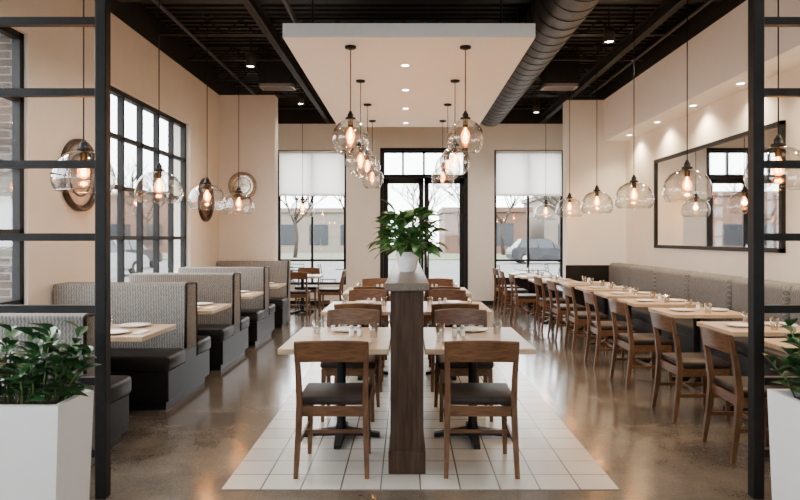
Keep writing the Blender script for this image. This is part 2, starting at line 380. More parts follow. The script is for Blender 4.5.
def door(nm, x0, x1, hx):
    bm = B(); y0, y1 = YB+0.07, YB+0.12
    box(bm, x0, x0+0.11, y0, y1, 0.01, 2.84); box(bm, x1-0.11, x1, y0, y1, 0.01, 2.84)
    box(bm, x0, x1, y0, y1, 0.01, 0.26); box(bm, x0, x1, y0, y1, 2.72, 2.84)
    d = obj(nm, bm, M['black'], kind='structure')
    simple('glass_pane', lambda b: box(b, x0+0.1, x1-0.1, YB+0.092, YB+0.098, 0.25, 2.73), M['pane'], parent=d)
    simple('handle', lambda b: (tube(b, [(hx, YB+0.02, 0.85), (hx, YB+0.02, 1.35)], 0.014, 10), tube(b, [(hx, YB+0.02, 0.9), (hx, YB+0.075, 0.9)], 0.01), tube(b, [(hx, YB+0.02, 1.3), (hx, YB+0.075, 1.3)], 0.01)), M['steel'], parent=d, label='steel pull handle')
door('door_1', -0.53, 0.375, 0.31); door('door_2', 0.385, 1.29, 0.45)
def dframe(b):
    box(b, -0.6, -0.53, YB-0.02, YB+0.2, 0, 3.5); box(b, 1.29, 1.36, YB-0.02, YB+0.2, 0, 3.5)
    box(b, -0.6, 1.36, YB-0.02, YB+0.2, 2.84, 2.92); box(b, -0.6, 1.36, YB-0.02, YB+0.2, 3.45, 3.51)
simple('trim_%d' % n, dframe, M['black'], kind='structure', label='black door frame'); n += 1

# ------------------------------------------------------------------ foreground metal screens
def screen(x0, x1, y=3.6, top=3.78):
    r = root('metal_screen', ((x0+x1)/2, y, 0), 'tall black steel open grid partition screen', 'room divider', 'black steel screens')
    cx = (x0+x1)/2
    for x in (x0, x1):
        simple('post', lambda b: rbox(b, x-cx-0.032, x-cx+0.032, -0.032, 0.032, 0, top, 0.004, 1), M['black'], parent=r)
    for z in (0.26, 0.675, 1.09, 1.505, 1.925, 2.34, 2.75, 3.17, 3.58):
        if z < top: simple('rail', lambda b: box(b, x0-cx+0.03, x1-cx-0.03, -0.022, 0.022, z-0.022, z+0.022), M['black'], parent=r)
screen(-3.25, -1.76); screen(2.02, 3.5)

# ------------------------------------------------------------------ chair
def make_chair(loc, rot=0.0, group='dining chairs', name='dining_chair'):
    r = root(name, loc, 'walnut wooden dining chair with dark vinyl seat', 'chair', group); r.rotation_euler[2] = rot
    def legf(sx):
        return lambda b: square_leg(b, [(sx*0.205, 0.20, 0), (sx*0.195, 0.19, 0.43)], [(0.013, 0.013), (0.02, 0.02)])
    def legb(sx):
        return lambda b: square_leg(b, [(sx*0.222, -0.245, 0), (sx*0.212, -0.205, 0.30), (sx*0.208, -0.195, 0.46), (sx*0.212, -0.220, 0.66), (sx*0.218, -0.262, 0.85)],
                                    [(0.014, 0.014), (0.018, 0.02), (0.018, 0.022), (0.016, 0.018), (0.013, 0.012)])
    for sx in (-1, 1):
        simple('leg', legf(sx), M['walnut'], parent=r)
        simple('leg', legb(sx), M['walnut'], parent=r)
    def frame(b):
        rbox(b, -0.19, 0.19, 0.175, 0.20, 0.37, 0.435, 0.004, 1); rbox(b, -0.2, 0.2, -0.20, -0.178, 0.37, 0.435, 0.004, 1)
        for sx in (-1, 1):
            box(b, sx*0.205-0.01, sx*0.205+0.01, -0.19, 0.19, 0.37, 0.435); box(b, sx*0.208-0.008, sx*0.208+0.008, -0.215, 0.195, 0.20, 0.228)
        box(b, -0.2, 0.2, 0.0, 0.018, 0.203, 0.225)
    simple('seat_frame', frame, M['walnut_rail'], parent=r)
    bm = B(); rbox(bm, -0.225, 0.225, -0.185, 0.225, 0.435, 0.490, 0.02, 3)
    for f in bm.faces: f.smooth = True
    obj('seat', bm, M['seatdark'], parent=r, label='dark vinyl seat pad')
    def rail(b):
        N = 16; prev = None
        for i in range(N+1):
            t = -1+2*i/N; x = t*0.232; yo = -0.034*(1-t*t)
            zt = 0.866-0.012*t*t; zb = 0.720+0.010*(1-t*t)
            ym = -0.258+0.032*(0.862-zb)/0.167
            ring = [b.verts.new(p) for p in ((x, ym+yo-0.012, zb), (x, ym+yo+0.012, zb), (x, -0.258+yo+0.011, zt-0.008), (x, -0.258+yo+0.004, zt), (x, -0.258+yo-0.005, zt), (x, -0.258+yo-0.012, zt-0.008))]
            if prev:
                for k in range(6): b.faces.new([prev[k], prev[(k+1)%6], ring[(k+1)%6], ring[k]])
            else: b.faces.new(ring)
            prev = ring
        b.faces.new(prev[::-1])
    simple('backrest', rail, M['walnut_rail'], parent=r)
    return r
CH = make_chair((-0.47, 4.12, 0.004), 0, 'chairs at the centre tables')
def chair(x, y, rot, group, z=0.0):
    c = dup(CH, (x, y, z), rot); c['group'] = group; return c
def make_table(name, w, d, loc, label, group, L=0.29):
    r = root(name, loc, label, 'table', group)
    simple('table_top', lambda b: rbox(b, -w/2, w/2, -d/2, d/2, 0.712, 0.75, 0.005, 2), M['oak'], parent=r, label='light oak table top')
    simple('pedestal', lambda b: (lathe(b, [(0, 0.05), (0.05, 0.05), (0.038, 0.09), (0.034, 0.12), (0.034, 0.66), (0.05, 0.695), (0, 0.695)], 20), box(b, -0.2, 0.2, -0.03, 0.03, 0.69, 0.711), box(b, -0.03, 0.03, -0.2, 0.2, 0.691, 0.711)), M['black'], parent=r)
    def foot(b):
        for a in range(4):
            an = a*math.pi/2+(math.pi/4 if w < 0.9 and d < 0.9 else 0)
            ux, uy = math.cos(an), math.sin(an)
            vs = []
            for t, hw, z0, z1 in ((0, 0.035, 0.02, 0.075), (0.5, 0.03, 0.015, 0.055), (1, 0.024, 0.0, 0.03)):
                px, py = ux*L*t, uy*L*t
                vs.append([b.verts.new((px-uy*s*hw, py+ux*s*hw, z)) for s, z in ((-1, z0), (1, z0), (1, z1), (-1, z1))])
            for p, q in zip(vs[:-1], vs[1:]):
                for k in range(4): b.faces.new([p[k], p[(k+1)%4], q[(k+1)%4], q[k]])
            b.faces.new(vs[0][::-1]); b.faces.new(vs[-1])
    simple('base', foot, M['black'], parent=r, label='black cross foot base')
    return r
TZ = 0.004
CT = make_table('dining_table', 0.75, 1.02, (-0.495, 4.69, TZ), 'light oak dining table on black pedestal beside the divider', 'centre dining tables')
rows = [(4.69, 4.12, 5.27), (6.82, 6.30, 7.40), (8.9, 8.4, 9.48)]
for i, (ty, ca, cb) in enumerate(rows):
    for sx in (-1, 1):
        if not (i == 0 and sx == -1): dup(CT, (0.495*sx, ty, TZ))
        if not (i == 0 and sx == -1): chair(0.47*sx, ca, random.uniform(-0.03, 0.03), 'chairs at the centre tables', TZ)
        chair(0.48*sx, cb, math.pi+random.uniform(-0.05, 0.05), 'chairs at the centre tables', TZ)
RY = [4.35, 5.28, 6.40, 7.38, 8.36, 9.34, 10.32, 11.1, 12.25, 13.2]
RT = None
for i, y in enumerate(RY):
    if RT is None: RT = make_table('dining_table', 0.76, 0.62, (2.98, y, 0), 'light oak two seat table along the banquette', 'banquette tables', 0.27)
    else: dup(RT, (2.98 if i < 7 else 2.6, y, 0))
    chair(2.42 if i < 7 else 2.12, y, -math.pi/2+random.uniform(-0.05, 0.05), 'chairs facing the banquette')
dup(RT, (-2.1, 12.5, 0), 0, 'light oak table near the back windows')
for dx, dy, ro in ((-0.58, 0, -math.pi/2), (0.58, 0, math.pi/2), (0, 0.58, math.pi), (0, -0.58, 0)):
    chair(-2.1+dx, 12.5+dy, ro, 'chairs at the back table')

# ------------------------------------------------------------------ booths
def make_bench(y, double=True, label='two sided booth bench with woven fabric back and dark leather seats', ztop=1.07, rot=0):
    x0, x1 = XL+0.02, -2.06
    cx = (x0+x1)/2; w = (x1-x0)/2
    r = root('booth_bench', (cx, y, 0), label, 'booth seat', 'booth benches along the windows'); r.rotation_euler[2] = rot
    def prof(zb=0.44):
        if double: return [(-0.15, zb), (-0.13, ztop), (0.13, ztop), (0.15, zb)]
        return [(-0.08, 0.0), (-0.08, ztop), (0.08, ztop), (0.13, 0.44), (0.13, 0.0)]
    def ext(b, ys, xa, xb_, bev):
        b2 = B()
        A = [b2.verts.new((xa, p[0], p[1])) for p in ys]; C = [b2.verts.new((xb_, p[0], p[1])) for p in ys]
        m = len(ys)
        for k in range(m): b2.faces.new([A[k], A[(k+1)%m], C[(k+1)%m], C[k]])
        b2.faces.new(A[::-1]); b2.faces.new(C)
        bmesh.ops.recalc_face_normals(b2, faces=b2.faces[:])
        bmesh.ops.bevel(b2, geom=b2.edges[:], offset=bev, segments=3, profile=0.5, affect='EDGES')
        for f in b2.faces: f.smooth = True
        merge(b, b2)
    simple('backrest', lambda b: ext(b, prof(), -w, w-0.005, 0.022), M['stripe'], parent=r, label='woven grey fabric backrest')
    sd = 1 if rot == 0 else -1
    def pip(b):
        if double: pts = [(-0.150, 0.47), (-0.132, ztop-0.02), (-0.115, ztop-0.001), (0.115, ztop-0.001), (0.132, ztop-0.02), (0.150, 0.47)]
        else: pts = [(-0.078, 0.02), (-0.078, ztop-0.02), (-0.06, ztop-0.002), (0.06, ztop-0.002), (0.078, ztop-0.02), (0.128, 0.47)]
        tube(b, [(sd*(w-0.012), p[0], p[1]) for p in pts], 0.015, 8)
    simple('piping', pip, M['leather'], parent=r, label='dark leather piping')
    sides = (-1, 1) if double else (1,)
    for s in sides:
        a, c = (s*0.15, s*0.60) if s > 0 else (s*0.60, s*0.15)
        bm = B(); rbox(bm, -w, w, a, c, 0.33, 0.475, 0.035, 3)
        for f in bm.faces: f.smooth = True
        obj('seat', bm, M['leather'], parent=r, label='dark leather seat cushion')
    ya = -0.565 if double else 0.0
    def bs(b):
        rbox(b, -w+0.01, w-0.012, ya, 0.565, 0.07, 0.335, 0.008, 2); box(b, -w+0.03, w-0.05, ya+0.05, 0.52, 0.0, 0.075)
        if double: box(b, -w+0.01, w-0.012, -0.155, 0.155, 0.33, 0.45)
    simple('base', bs, M['leather'], parent=r, label='dark upholstered bench base')
    return r
make_bench(4.08, False, 'one sided booth bench with woven back and dark leather seat', 1.0)
bd = make_bench(5.97)
for y in (7.57, 9.17): dup(bd, (bd.location.x, y, 0))
make_bench(10.92, False, 'woven fabric booth bench against the wing wall', 1.1, math.pi)
BT = None
for y in (5.07, 6.77, 8.37, 10.0):
    loc = (-2.66, y, 0)
    if BT is None: BT = make_table('booth_table', 1.3, 0.70, loc, 'light oak booth table between benches', 'booth tables', 0.19)
    else: dup(BT, loc)

# ------------------------------------------------------------------ banquette
def banquette(y0, y1, xf, xb, label):
    cy = (y0+y1)/2; L = (y1-y0)/2
    r = root('banquette', ((xf+xb)/2, cy, 0), label, 'banquette seat'); cx = (xf+xb)/2
    X0, X1 = xf-cx, xb-cx
    k = max(1, round((y1-y0)/1.05)); s = (y1-y0)/k
    for i in range(k):
        a = -L+i*s
        bm = B(); rbox(bm, X1-0.26, X1-0.005, a+0.018, a+s-0.018, 0.46, 1.05, 0.07, 5)
        for f in bm.faces: f.smooth = True
        obj('back_cushion', bm, M['fabricgrey'], parent=r, label='grey upholstered back cushion')
    bm = B(); rbox(bm, X0, X1-0.24, -L, L, 0.34, 0.47, 0.03, 3)
    for f in bm.faces: f.smooth = True
    obj('seat', bm, M['leather'], parent=r, label='dark leather bench seat')
    simple('base', lambda b: (box(b, X0+0.02, X1-0.02, -L+0.01, L-0.01, 0.08, 0.46), box(b, X0+0.07, X1-0.02, -L+0.02, L-0.02, 0, 0.09)), M['leather'], parent=r)
banquette(3.9, 11.45, 3.28, XR-0.1, 'long grey upholstered wall banquette with dark seat')
banquette(11.85, 13.8, 3.05, 3.72, 'short grey banquette near the back window')
simple('trim_%d' % n, lambda b: box(b, XR-0.1, XR, 3.9, 11.48, 0, 1.0), M['leather'], kind='structure', label='dark ledge behind the banquette'); n += 1

# ------------------------------------------------------------------ divider
r = root('divider_wall', (0, 3.94, 0), 'low dark brown wood partition with grey brown cap', 'partition')
simple('body', lambda b: box(b, -0.105, 0.105, 0.01, 5.6, 0.15, 1.165), M['divider'], parent=r)
simple('plinth', lambda b: rbox(b, -0.118, 0.118, 0, 5.61, 0.004, 0.15, 0.006, 2), M['divider'], parent=r)
simple('cap', lambda b: rbox(b, -0.14, 0.14, -0.03, 5.64, 1.165, 1.215, 0.006, 2), M['cap'], parent=r, label='grey brown wood cap')

# ------------------------------------------------------------------ foliage
def leaf(bm, p, d, L, W, droop, roll=0.0):
    d = d.normalized(); up = Vector((0, 0, 1))
    side = d.cross(up)
    if side.length < 1e-3: side = Vector((1, 0, 0))
    side.normalize(); side = Matrix.Rotation(roll, 3, d) @ side
    nrm = side.cross(d).normalized()
    prev = None; pos = p.copy(); dd = d.copy()
    prof = [0.12, 0.7, 1.0, 0.85, 0.5, 0.03]
    N = len(prof)
    for i, wv in enumerate(prof):
        w = W*wv*0.5
        l = bm.verts.new(pos-side*w+nrm*w*0.35); m = bm.verts.new(pos); rr = bm.verts.new(pos+side*w+nrm*w*0.35)
        if prev:
            f1 = bm.faces.new([prev[0], prev[1], m, l]); f2 = bm.faces.new([prev[1], prev[2], rr, m]); f1.smooth = f2.smooth = True
        prev = (l, m, rr)
        dd = (dd+Vector((0, 0, -droop/N))).normalized(); pos = pos+dd*(L/(N-1))
def pot_plant(loc):
    r = root('potted_plant', loc, 'leafy green plant in white pot on the divider', 'plant')
    simple('pot', lambda b: lathe(b, [(0, 0), (0.06, 0), (0.072, 0.015), (0.095, 0.12), (0.1, 0.17), (0.09, 0.17), (0.085, 0.14), (0, 0.14)], 28), M['ceramic'], parent=r, label='white ceramic pot')
    simple('soil', lambda b: lathe(b, [(0, 0.148), (0.083, 0.145), (0.083, 0.14)], 20), M['soil'], parent=r)
    bm = B(); bs = B()
    for i in range(150):
        a = random.uniform(0, 2*math.pi); el = random.uniform(0.0, 1.5)
        R = random.uniform(0.10, 0.33)
        st = Vector((math.cos(a)*math.cos(el), math.sin(a)*math.cos(el), math.sin(el)))
        base = Vector((math.cos(a)*0.02, math.sin(a)*0.02, 0.15)); tip = base+Vector((st.x*R*0.68, st.y*R*0.68, max(0.03, 0.03+st.z*R)))
        tube(bs, [base, (base+tip)/2+Vector((0, 0, 0.015)), tip], 0.0028, 5)
        dirv = Vector((math.cos(a+random.uniform(-.5, .5)), math.sin(a+random.uniform(-.5, .5)), random.uniform(0.2, 1.7)*math.sin(el)+0.3))
        leaf(bm, tip, dirv, random.uniform(0.14, 0.21), random.uniform(0.075, 0.105), random.uniform(0.9, 1.8), random.uniform(-.6, .6))
    obj('foliage', bm, M['leaf'], parent=r, fix=False); obj('stems', bs, M['stem'], parent=r)
pot_plant((0.005, 5.25, 1.215))
def planter(x0, x1, y0, y1, zt, label):
    cx, cy = (x0+x1)/2, (y0+y1)/2
    r = root('planter', (cx, cy, 0), label, 'planter', 'white planters by the screens')
    w, d = (x1-x0)/2, (y1-y0)/2
    def bx(b):
        t = 0.03; k = 0.93
        o0 = [b.verts.new((sx*w*k, sy*d*k, 0)) for sx, sy in ((-1,-1),(1,-1),(1,1),(-1,1))]
        o1 = [b.verts.new((sx*w, sy*d, zt)) for sx, sy in ((-1,-1),(1,-1),(1,1),(-1,1))]
        i1 = [b.verts.new((sx*(w-t), sy*(d-t), zt)) for sx, sy in ((-1,-1),(1,-1),(1,1),(-1,1))]
        i0 = [b.verts.new((sx*(w-t), sy*(d-t), zt-0.08)) for sx, sy in ((-1,-1),(1,-1),(1,1),(-1,1))]
        for p, q in ((o0, o1), (o1, i1), (i1, i0)):
            for k2 in range(4): b.faces.new([p[k2], p[(k2+1)%4], q[(k2+1)%4], q[k2]])
        b.faces.new(o0[::-1]); b.faces.new(i0)
    simple('planter_box', bx, M['planter'], parent=r, label='smooth white tapered planter box')
    simple('soil', lambda b: box(b, -w+0.03, w-0.03, -d+0.03, d-0.03, zt-0.08, zt-0.035), M['soil'], parent=r)
    bm = B(); bs = B()
    ns = int(55*w/0.3)
    for i in range(ns):
        px, py = random.uniform(-w+0.06, w-0.06), random.uniform(-d+0.06, d-0.06)
        a = math.atan2(py, px*0.6)+random.uniform(-.6, .6); lean = random.uniform(0.02, 0.14)
        hgt = random.uniform(0.18, 0.40)
        b0 = Vector((px, py, zt-0.05)); b1 = b0+Vector((math.cos(a)*lean*.4, math.sin(a)*lean*.4, hgt*0.55)); b2 = b0+Vector((math.cos(a)*lean, math.sin(a)*lean, hgt))
        tube(bs, [b0, b1, b2], [0.005, 0.004, 0.003], 5)
        for j in range(8):
            t = 0.25+0.75*j/7
            p = b0.lerp(b1, t*2) if t < .5 else b1.lerp(b2, t*2-1)
            aa = j*2.4+random.uniform(-.3, .3)
            leaf(bm, p, Vector((math.cos(aa), math.sin(aa), 0.25+0.8*t)), random.uniform(0.08, 0.13), random.uniform(0.045, 0.068), 0.8, random.uniform(-.4, .4))
    obj('foliage', bm, M['leaf2'], parent=r, fix=False); obj('stems', bs, M['stem'], parent=r)
planter(-2.35, -1.66, 2.96, 3.3, 0.70, 'white planter with dark green shrub by black screen')
planter(1.91, 2.6, 2.96, 3.3, 0.70, 'white planter with dark green shrub by black screen')

# ------------------------------------------------------------------ pendants
PROF_A = [(0.042, 0.195), (0.048, 0.17), (0.085, 0.150), (0.130, 0.118), (0.168, 0.065), (0.190, 0.0), (0.192, -0.05), (0.180, -0.105), (0.152, -0.155), (0.112, -0.190)]
PROF_B = [(0.045, 0.170), (0.06, 0.162), (0.120, 0.142), (0.178, 0.100), (0.216, 0.042), (0.238, -0.030), (0.241, -0.085), (0.228, -0.135), (0.205, -0.165)]
meshes = {}
def pendant(x, y, z, ztop, kind, group, lab, sc=1.0):
    r = root('pendant_lamp', (x, y, z), lab, 'lamp', group)
    prof = PROF_A if kind == 'A' else PROF_B
    if kind not in meshes:
        bm = B(); lathe(bm, prof, 40)
        rr, zz = prof[-1]
        b2 = B(); pts = [(rr*math.cos(2*math.pi*k/40), rr*math.sin(2*math.pi*k/40), zz) for k in range(41)]
        tube(b2, pts, 0.005, 6, 0, False); merge(bm, b2)
        g = obj('lamp_shade', bm, M['glass'], parent=r, label='clear blown glass shade')
        bm = B(); lathe(bm, [(0, 0.255), (0.014, 0.255), (0.02, 0.235), (0.032, 0.22), (0.032, 0.19), (0.054, 0.185), (0.054, 0.168), (0.026, 0.16), (0.026, 0.085), (0, 0.085)], 20); s = obj('socket', bm, M['black'], parent=r, label='black lamp socket')
        bm = B(); lathe(bm, [(0.014, 0.085), (0.018, 0.07), (0.040, 0.03), (0.048, -0.005), (0.040, -0.040), (0.018, -0.060), (0, -0.065)], 20); b = obj('bulb', bm, M['bulbglow'], parent=r, label='amber glass filament bulb')
        bm = B()
        for k in range(5):
            a = 2*math.pi*k/5; c, s2 = math.cos(a), math.sin(a)
            tube(bm, [(0.008*c, 0.008*s2, 0.055), (0.021*c, 0.021*s2, -0.03)], 0.0036, 6)
        tube(bm, [(0, 0, 0.08), (0, 0, 0.0)], 0.004, 6)
        f = obj('filament', bm, M['filament'], parent=b, label='glowing filament')
        meshes[kind] = (g.data, s.data, b.data, f.data)
    else:
        dat = meshes[kind]; par = None
        for nm, d, lb in zip(('lamp_shade', 'socket', 'bulb', 'filament'), dat, ('clear blown glass shade', 'black lamp socket', 'amber glass filament bulb', 'glowing filament')):
            o = bpy.data.objects.new(nm, d); COL.objects.link(o); o.parent = r if nm != 'filament' else par; o['label'] = lb
            if nm == 'bulb': par = o
    simple('cord', lambda b: tube(b, [(0, 0, 0.24), (0, 0, ztop-z-0.02)], 0.0055, 6), M['black'], parent=r)
    simple('canopy', lambda b: lathe(b, [(0, ztop-z), (0.06, ztop-z), (0.058, ztop-z-0.02), (0.02, ztop-z-0.03), (0, ztop-z-0.03)], 20), M['black'], parent=r)
    light('bulb_light', 'POINT', (0, 0, -0.01), 11, (1.0, 0.72, 0.44), parent=r, shadow_soft_size=0.03)
    return r
for y, z in ((6.5, 2.57), (7.9, 2.50), (9.3, 2.58), (10.6, 2.54)):
    for sx in (-1, 1):
        pendant(sx*0.60+0.01, y, z, 3.5, 'A', 'pendants under the dropped panel', 'clear teardrop glass pendant lamp with amber filament bulb')
for y in (5.1, 6.65, 8.25, 9.8):
    pendant(-2.65, y, 2.05, DECK-0.04, 'B', 'pendants over the booths', 'wide clear glass pendant lamp above a booth table')
pendant(-2.1, 12.5, 2.1, DECK-0.04, 'B', 'pendants over the booths', 'wide clear glass pendant lamp above the back table')
for y in (4.86, 6.44, 7.95, 9.5, 11.1, 13.0):
    pendant(2.9, y, 2.05, DECK-0.04, 'B', 'pendants over the banquette', 'wide clear glass pendant lamp above banquette tables')

# ------------------------------------------------------------------ downlights, spots
def downlight(x, y, z, e, spot=1.6, grp='recessed downlights', col=(1.0, 0.90, 0.76)):
    r = root('recessed_downlight', (x, y, z), 'small round recessed ceiling downlight', 'lamp', grp)
    simple('trim_ring', lambda b: lathe(b, [(0.045, -0.001), (0.062, -0.001), (0.062, -0.006), (0.045, -0.006), (0.045, -0.001)], 24), M['white'], parent=r)
    simple('lens', lambda b: lathe(b, [(0, -0.002), (0.045, -0.002)], 24), M['led'], parent=r)
    light('lamp_light', 'SPOT', (0, 0, -0.02), e, col, parent=r, shadow_soft_size=0.05, spot_size=spot, spot_blend=0.8)
for y in (7.2, 8.4, 9.6, 10.8): downlight(-0.02, y, 3.5, 90, 2.3, 'downlights in the dropped panel')
for y in (3.6, 4.8, 6.0, 7.2, 8.4, 9.6, 10.8): downlight(3.86, y, 3.29, 130, 2.3, 'downlights in the wall bulkhead', (1.0, 0.78, 0.50))
def trackspot(x, y, tx=0, ty=0, e=100):
    r = root('ceiling_spotlight', (x, y, DECK-0.045), 'black cylindrical ceiling spotlight', 'lamp', 'black ceiling spotlights')
    simple('stem', lambda b: tube(b, [(0, 0, 0), (0, 0, -0.26)], 0.01, 8), M['black'], parent=r)
    simple('lamp_head', lambda b: lathe(b, [(0, -0.25), (0.065, -0.25), (0.07, -0.27), (0.07, -0.44), (0.062, -0.44), (0.058, -0.42), (0, -0.42)], 20), M['duct'], parent=r)
    simple('lens', lambda b: lathe(b, [(0, -0.425), (0.056, -0.425)], 20), M['led'], parent=r)
    l = light('lamp_light', 'SPOT', (0, 0, -0.45), e, (1.0, 0.90, 0.76), parent=r, shadow_soft_size=0.05, spot_size=2.1, spot_blend=0.8)
    l.rotation_euler = (tx, ty, 0)
for x, y in ((-2.2, 6.35), (-2.3, 9.15), (-2.0, 11.7), (2.35, 5.4), (2.6, 12.5), (-1.5, 12.7), (1.2, 12.7), (-2.4, 3.3), (2.75, 3.0), (0.4, 5.2), (2.6, 8.0), (-2.15, 5.1)):
    trackspot(x, y)

# ------------------------------------------------------------------ duct, pipes, vents
def ductm(b):
    tube(b, [(1.74, Y0, 4.13), (1.74, 13.0, 4.13)], 0.31, 32)
    y = Y0+0.2
    while y < 13.0:
        tube(b, [(1.74, y, 4.13), (1.74, y+0.02, 4.13)], 0.315, 32); y += 0.28
    for y in (0.5, 3.0, 5.5, 8.0, 11.2, 12.8):
        for sx in (-1, 1): box(b, 1.74+sx*0.318-0.004, 1.74+sx*0.318+0.004, y-0.02, y+0.02, 4.1, DECK-0.001)
simple('air_duct', ductm, M['duct'], label='large round black spiral ventilation duct under ceiling', category='duct')
simple('sprinkler_pipe', lambda b: tube(b, [(-1.35, Y0, 4.12), (-1.35, 13.5, 4.12)], 0.03, 10), M['duct'], label='black sprinkler pipe below the ceiling deck', category='pipe', group='black ceiling pipes')
simple('sprinkler_pipe', lambda b: tube(b, [(3.35, Y0, 4.12), (3.35, 11.4, 4.12)], 0.02, 10), M['duct'], label='thin black conduit below the ceiling deck', category='pipe', group='black ceiling pipes')
simple('sprinkler_pipe', lambda b: tube(b, [(-2.85, Y0, 4.18), (-2.85, 13.5, 4.18)], 0.022, 10), M['duct'], label='thin black conduit above the booths', category='pipe', group='black ceiling pipes')
def vent(x, y, z, lab):
    def f(b):
        box(b, -0.28, 0.28, -0.15, -0.12, -0.05, 0); box(b, -0.28, 0.28, 0.12, 0.15, -0.05, 0); box(b, -0.28, -0.25, -0.15, 0.15, -0.05, 0); box(b, 0.25, 0.28, -0.15, 0.15, -0.05, 0)
        for k in range(6): box(b, -0.26, 0.26, -0.105+k*0.04, -0.095+k*0.04, -0.04, -0.01)
        box(b, -0.28, 0.28, -0.15, 0.15, 0, DECK-z, 1)
    simple('air_vent', f, [M['ventgrey'], M['blackceil']], loc=(x, y, z), label=lab, category='air vent', group='ceiling air diffusers')
vent(-2.12, 10.2, 4.0, 'rectangular grey louvred ceiling air diffuser'); vent(2.5, 10.2, 4.0, 'rectangular grey louvred ceiling air diffuser')

# ------------------------------------------------------------------ mirrors
r = root('wall_mirror', (XR, 8.37, 2.05), 'long rectangular wall mirror in thin black frame', 'mirror')
def mf(b):
    a, h = 1.72, 0.71
    for y0, y1, z0, z1 in ((-a, a, h-0.05, h), (-a, a, -h, -h+0.05), (-a, -a+0.05, -h, h), (a-0.05, a, -h, h)): box(b, -0.05, -0.001, y0, y1, z0, z1)
simple('frame', mf, M['black'], parent=r)
simple('mirror_glass', lambda b: box(b, -0.025, -0.002, -1.68, 1.68, -0.67, 0.67), M['mirror'], parent=r)
def round_mirror(loc, R, rot, lab, fm, gm):
    r = root('round_mirror', loc, lab, 'mirror', 'round wall mirrors'); r.rotation_euler = rot
    simple('frame', lambda b: (lathe(b, [(R-0.06, 0.001), (R, 0.001), (R, 0.04), (R-0.02, 0.055), (R-0.045, 0.045), (R-0.06, 0.025), (R-0.06, 0.001)], 40),
                               lathe(b, [(R*0.55, 0.014), (R*0.55+0.014, 0.014), (R*0.55+0.014, 0.022), (R*0.55, 0.022), (R*0.55, 0.014)], 40)), fm, parent=r)
    simple('mirror_glass', lambda b: lathe(b, [(0, 0.004), (R-0.055, 0.004), (R-0.055, 0.015), (0, 0.015)], 40, smooth=False), gm, parent=r, label='aged bronze mirror face')
round_mirror((XL, 6.35, 2.14), 0.37, (0, math.pi/2, 0), 'large round dark bronze mirror between windows', M['bronze'], M['tanmirror'])
round_mirror((XL, 10.3, 2.13), 0.36, (0, math.pi/2, 0), 'round bronze framed mirror beyond the window', M['bronze'], M['tanmirror'])
round_mirror((-2.93, 11.1, 2.43), 0.25, (math.pi/2, 0, 0), 'small round pale framed mirror on wing wall', M['brass'], M['palemirror'])

# ------------------------------------------------------------------ tableware
PL = GL = NK = SH = None
def plate(x, y, z, grp='plates on tables'):
    global PL
    if PL is None:
        bm = B(); lathe(bm, [(0, 0.0), (0.07, 0.0), (0.09, 0.006), (0.125, 0.016), (0.127, 0.019), (0.09, 0.011), (0.07, 0.006), (0, 0.006)], 28)
        PL = obj('plate', bm, M['ceramic'], label='round white ceramic plate on a table', category='plate', group=grp); PL.location = (x, y, z); return
    o = PL.copy(); o.location = (x, y, z); COL.objects.link(o)
def glass(x, y, z):
    global GL
    if GL is None:
        bm = B(); lathe(bm, [(0, 0), (0.027, 0), (0.035, 0.10), (0.032, 0.10), (0.025, 0.012), (0, 0.012)], 20)
        GL = obj('drinking_glass', bm, M['tumbler'], label='small clear drinking glass on a table', category='glass', group='glasses on tables'); GL.location = (x, y, z); return
    o = GL.copy(); o.location = (x, y, z); COL.objects.link(o)
def napkin(x, y, z, rot):
    global NK
    if NK is None:
        bm = B(); rbox(bm, -0.04, 0.04, -0.09, 0.09, 0, 0.012, 0.004, 2); 
        NK = obj('folded_napkin', bm, M['napkin'], label='folded linen napkin on a table', category='napkin', group='napkins on tables')
    else: NK2 = NK.copy(); COL.objects.link(NK2); NK2.location = (x, y, z); NK2.rotation_euler[2] = rot; return
    NK.location = (x, y, z); NK.rotation_euler[2] = rot
def shaker(x, y, z):
    global SH
    if SH is None:
        SH = root('salt_shaker', (x, y, z), 'small glass salt shaker with steel cap', 'shaker', 'shakers on tables')
        simple('jar', lambda b: lathe(b, [(0, 0), (0.018, 0), (0.02, 0.01), (0.017, 0.06), (0, 0.06)], 16), M['ceramic'], parent=SH)
        simple('cap', lambda b: lathe(b, [(0, 0.06), (0.018, 0.06), (0.018, 0.075), (0.01, 0.085), (0, 0.085)], 16), M['steel'], parent=SH, label='steel cap')
        return
    dup(SH, (x, y, z))
ZT = 0.7505
for i, (ty, _, _) in enumerate(rows):
    for sx in (-1, 1):
        z = ZT+TZ
        plate(sx*0.50, ty-0.32, z); plate(sx*0.50+0.02, ty+0.30, z)
        napkin(sx*0.30, ty-0.33, z, 0.1*sx); glass(sx*0.25, ty-0.03, z); glass(sx*0.70, ty+0.15, z)
        shaker(sx*0.42, ty+0.02, z); shaker(sx*0.36, ty+0.03, z)
for i, y in enumerate(RY):
    dx = 0 if i < 7 else -0.38
    plate(2.83+dx, y, ZT); plate(3.18+dx, y+0.02, ZT); glass(3.0+dx, y-0.2, ZT); glass(3.0+dx, y+0.22, ZT)
    shaker(3.02+dx, y+0.06, ZT)
for y in (5.07, 6.77, 8.37, 10.0):
    plate(-2.3, y-0.18, ZT); plate(-2.3, y+0.2, ZT); plate(-2.85, y-0.18, ZT)
    glass(-2.55, y-0.1, ZT); glass(-2.5, y+0.14, ZT); napkin(-2.10, y-0.15, ZT, 0); shaker(-2.75, y+0.05, ZT)

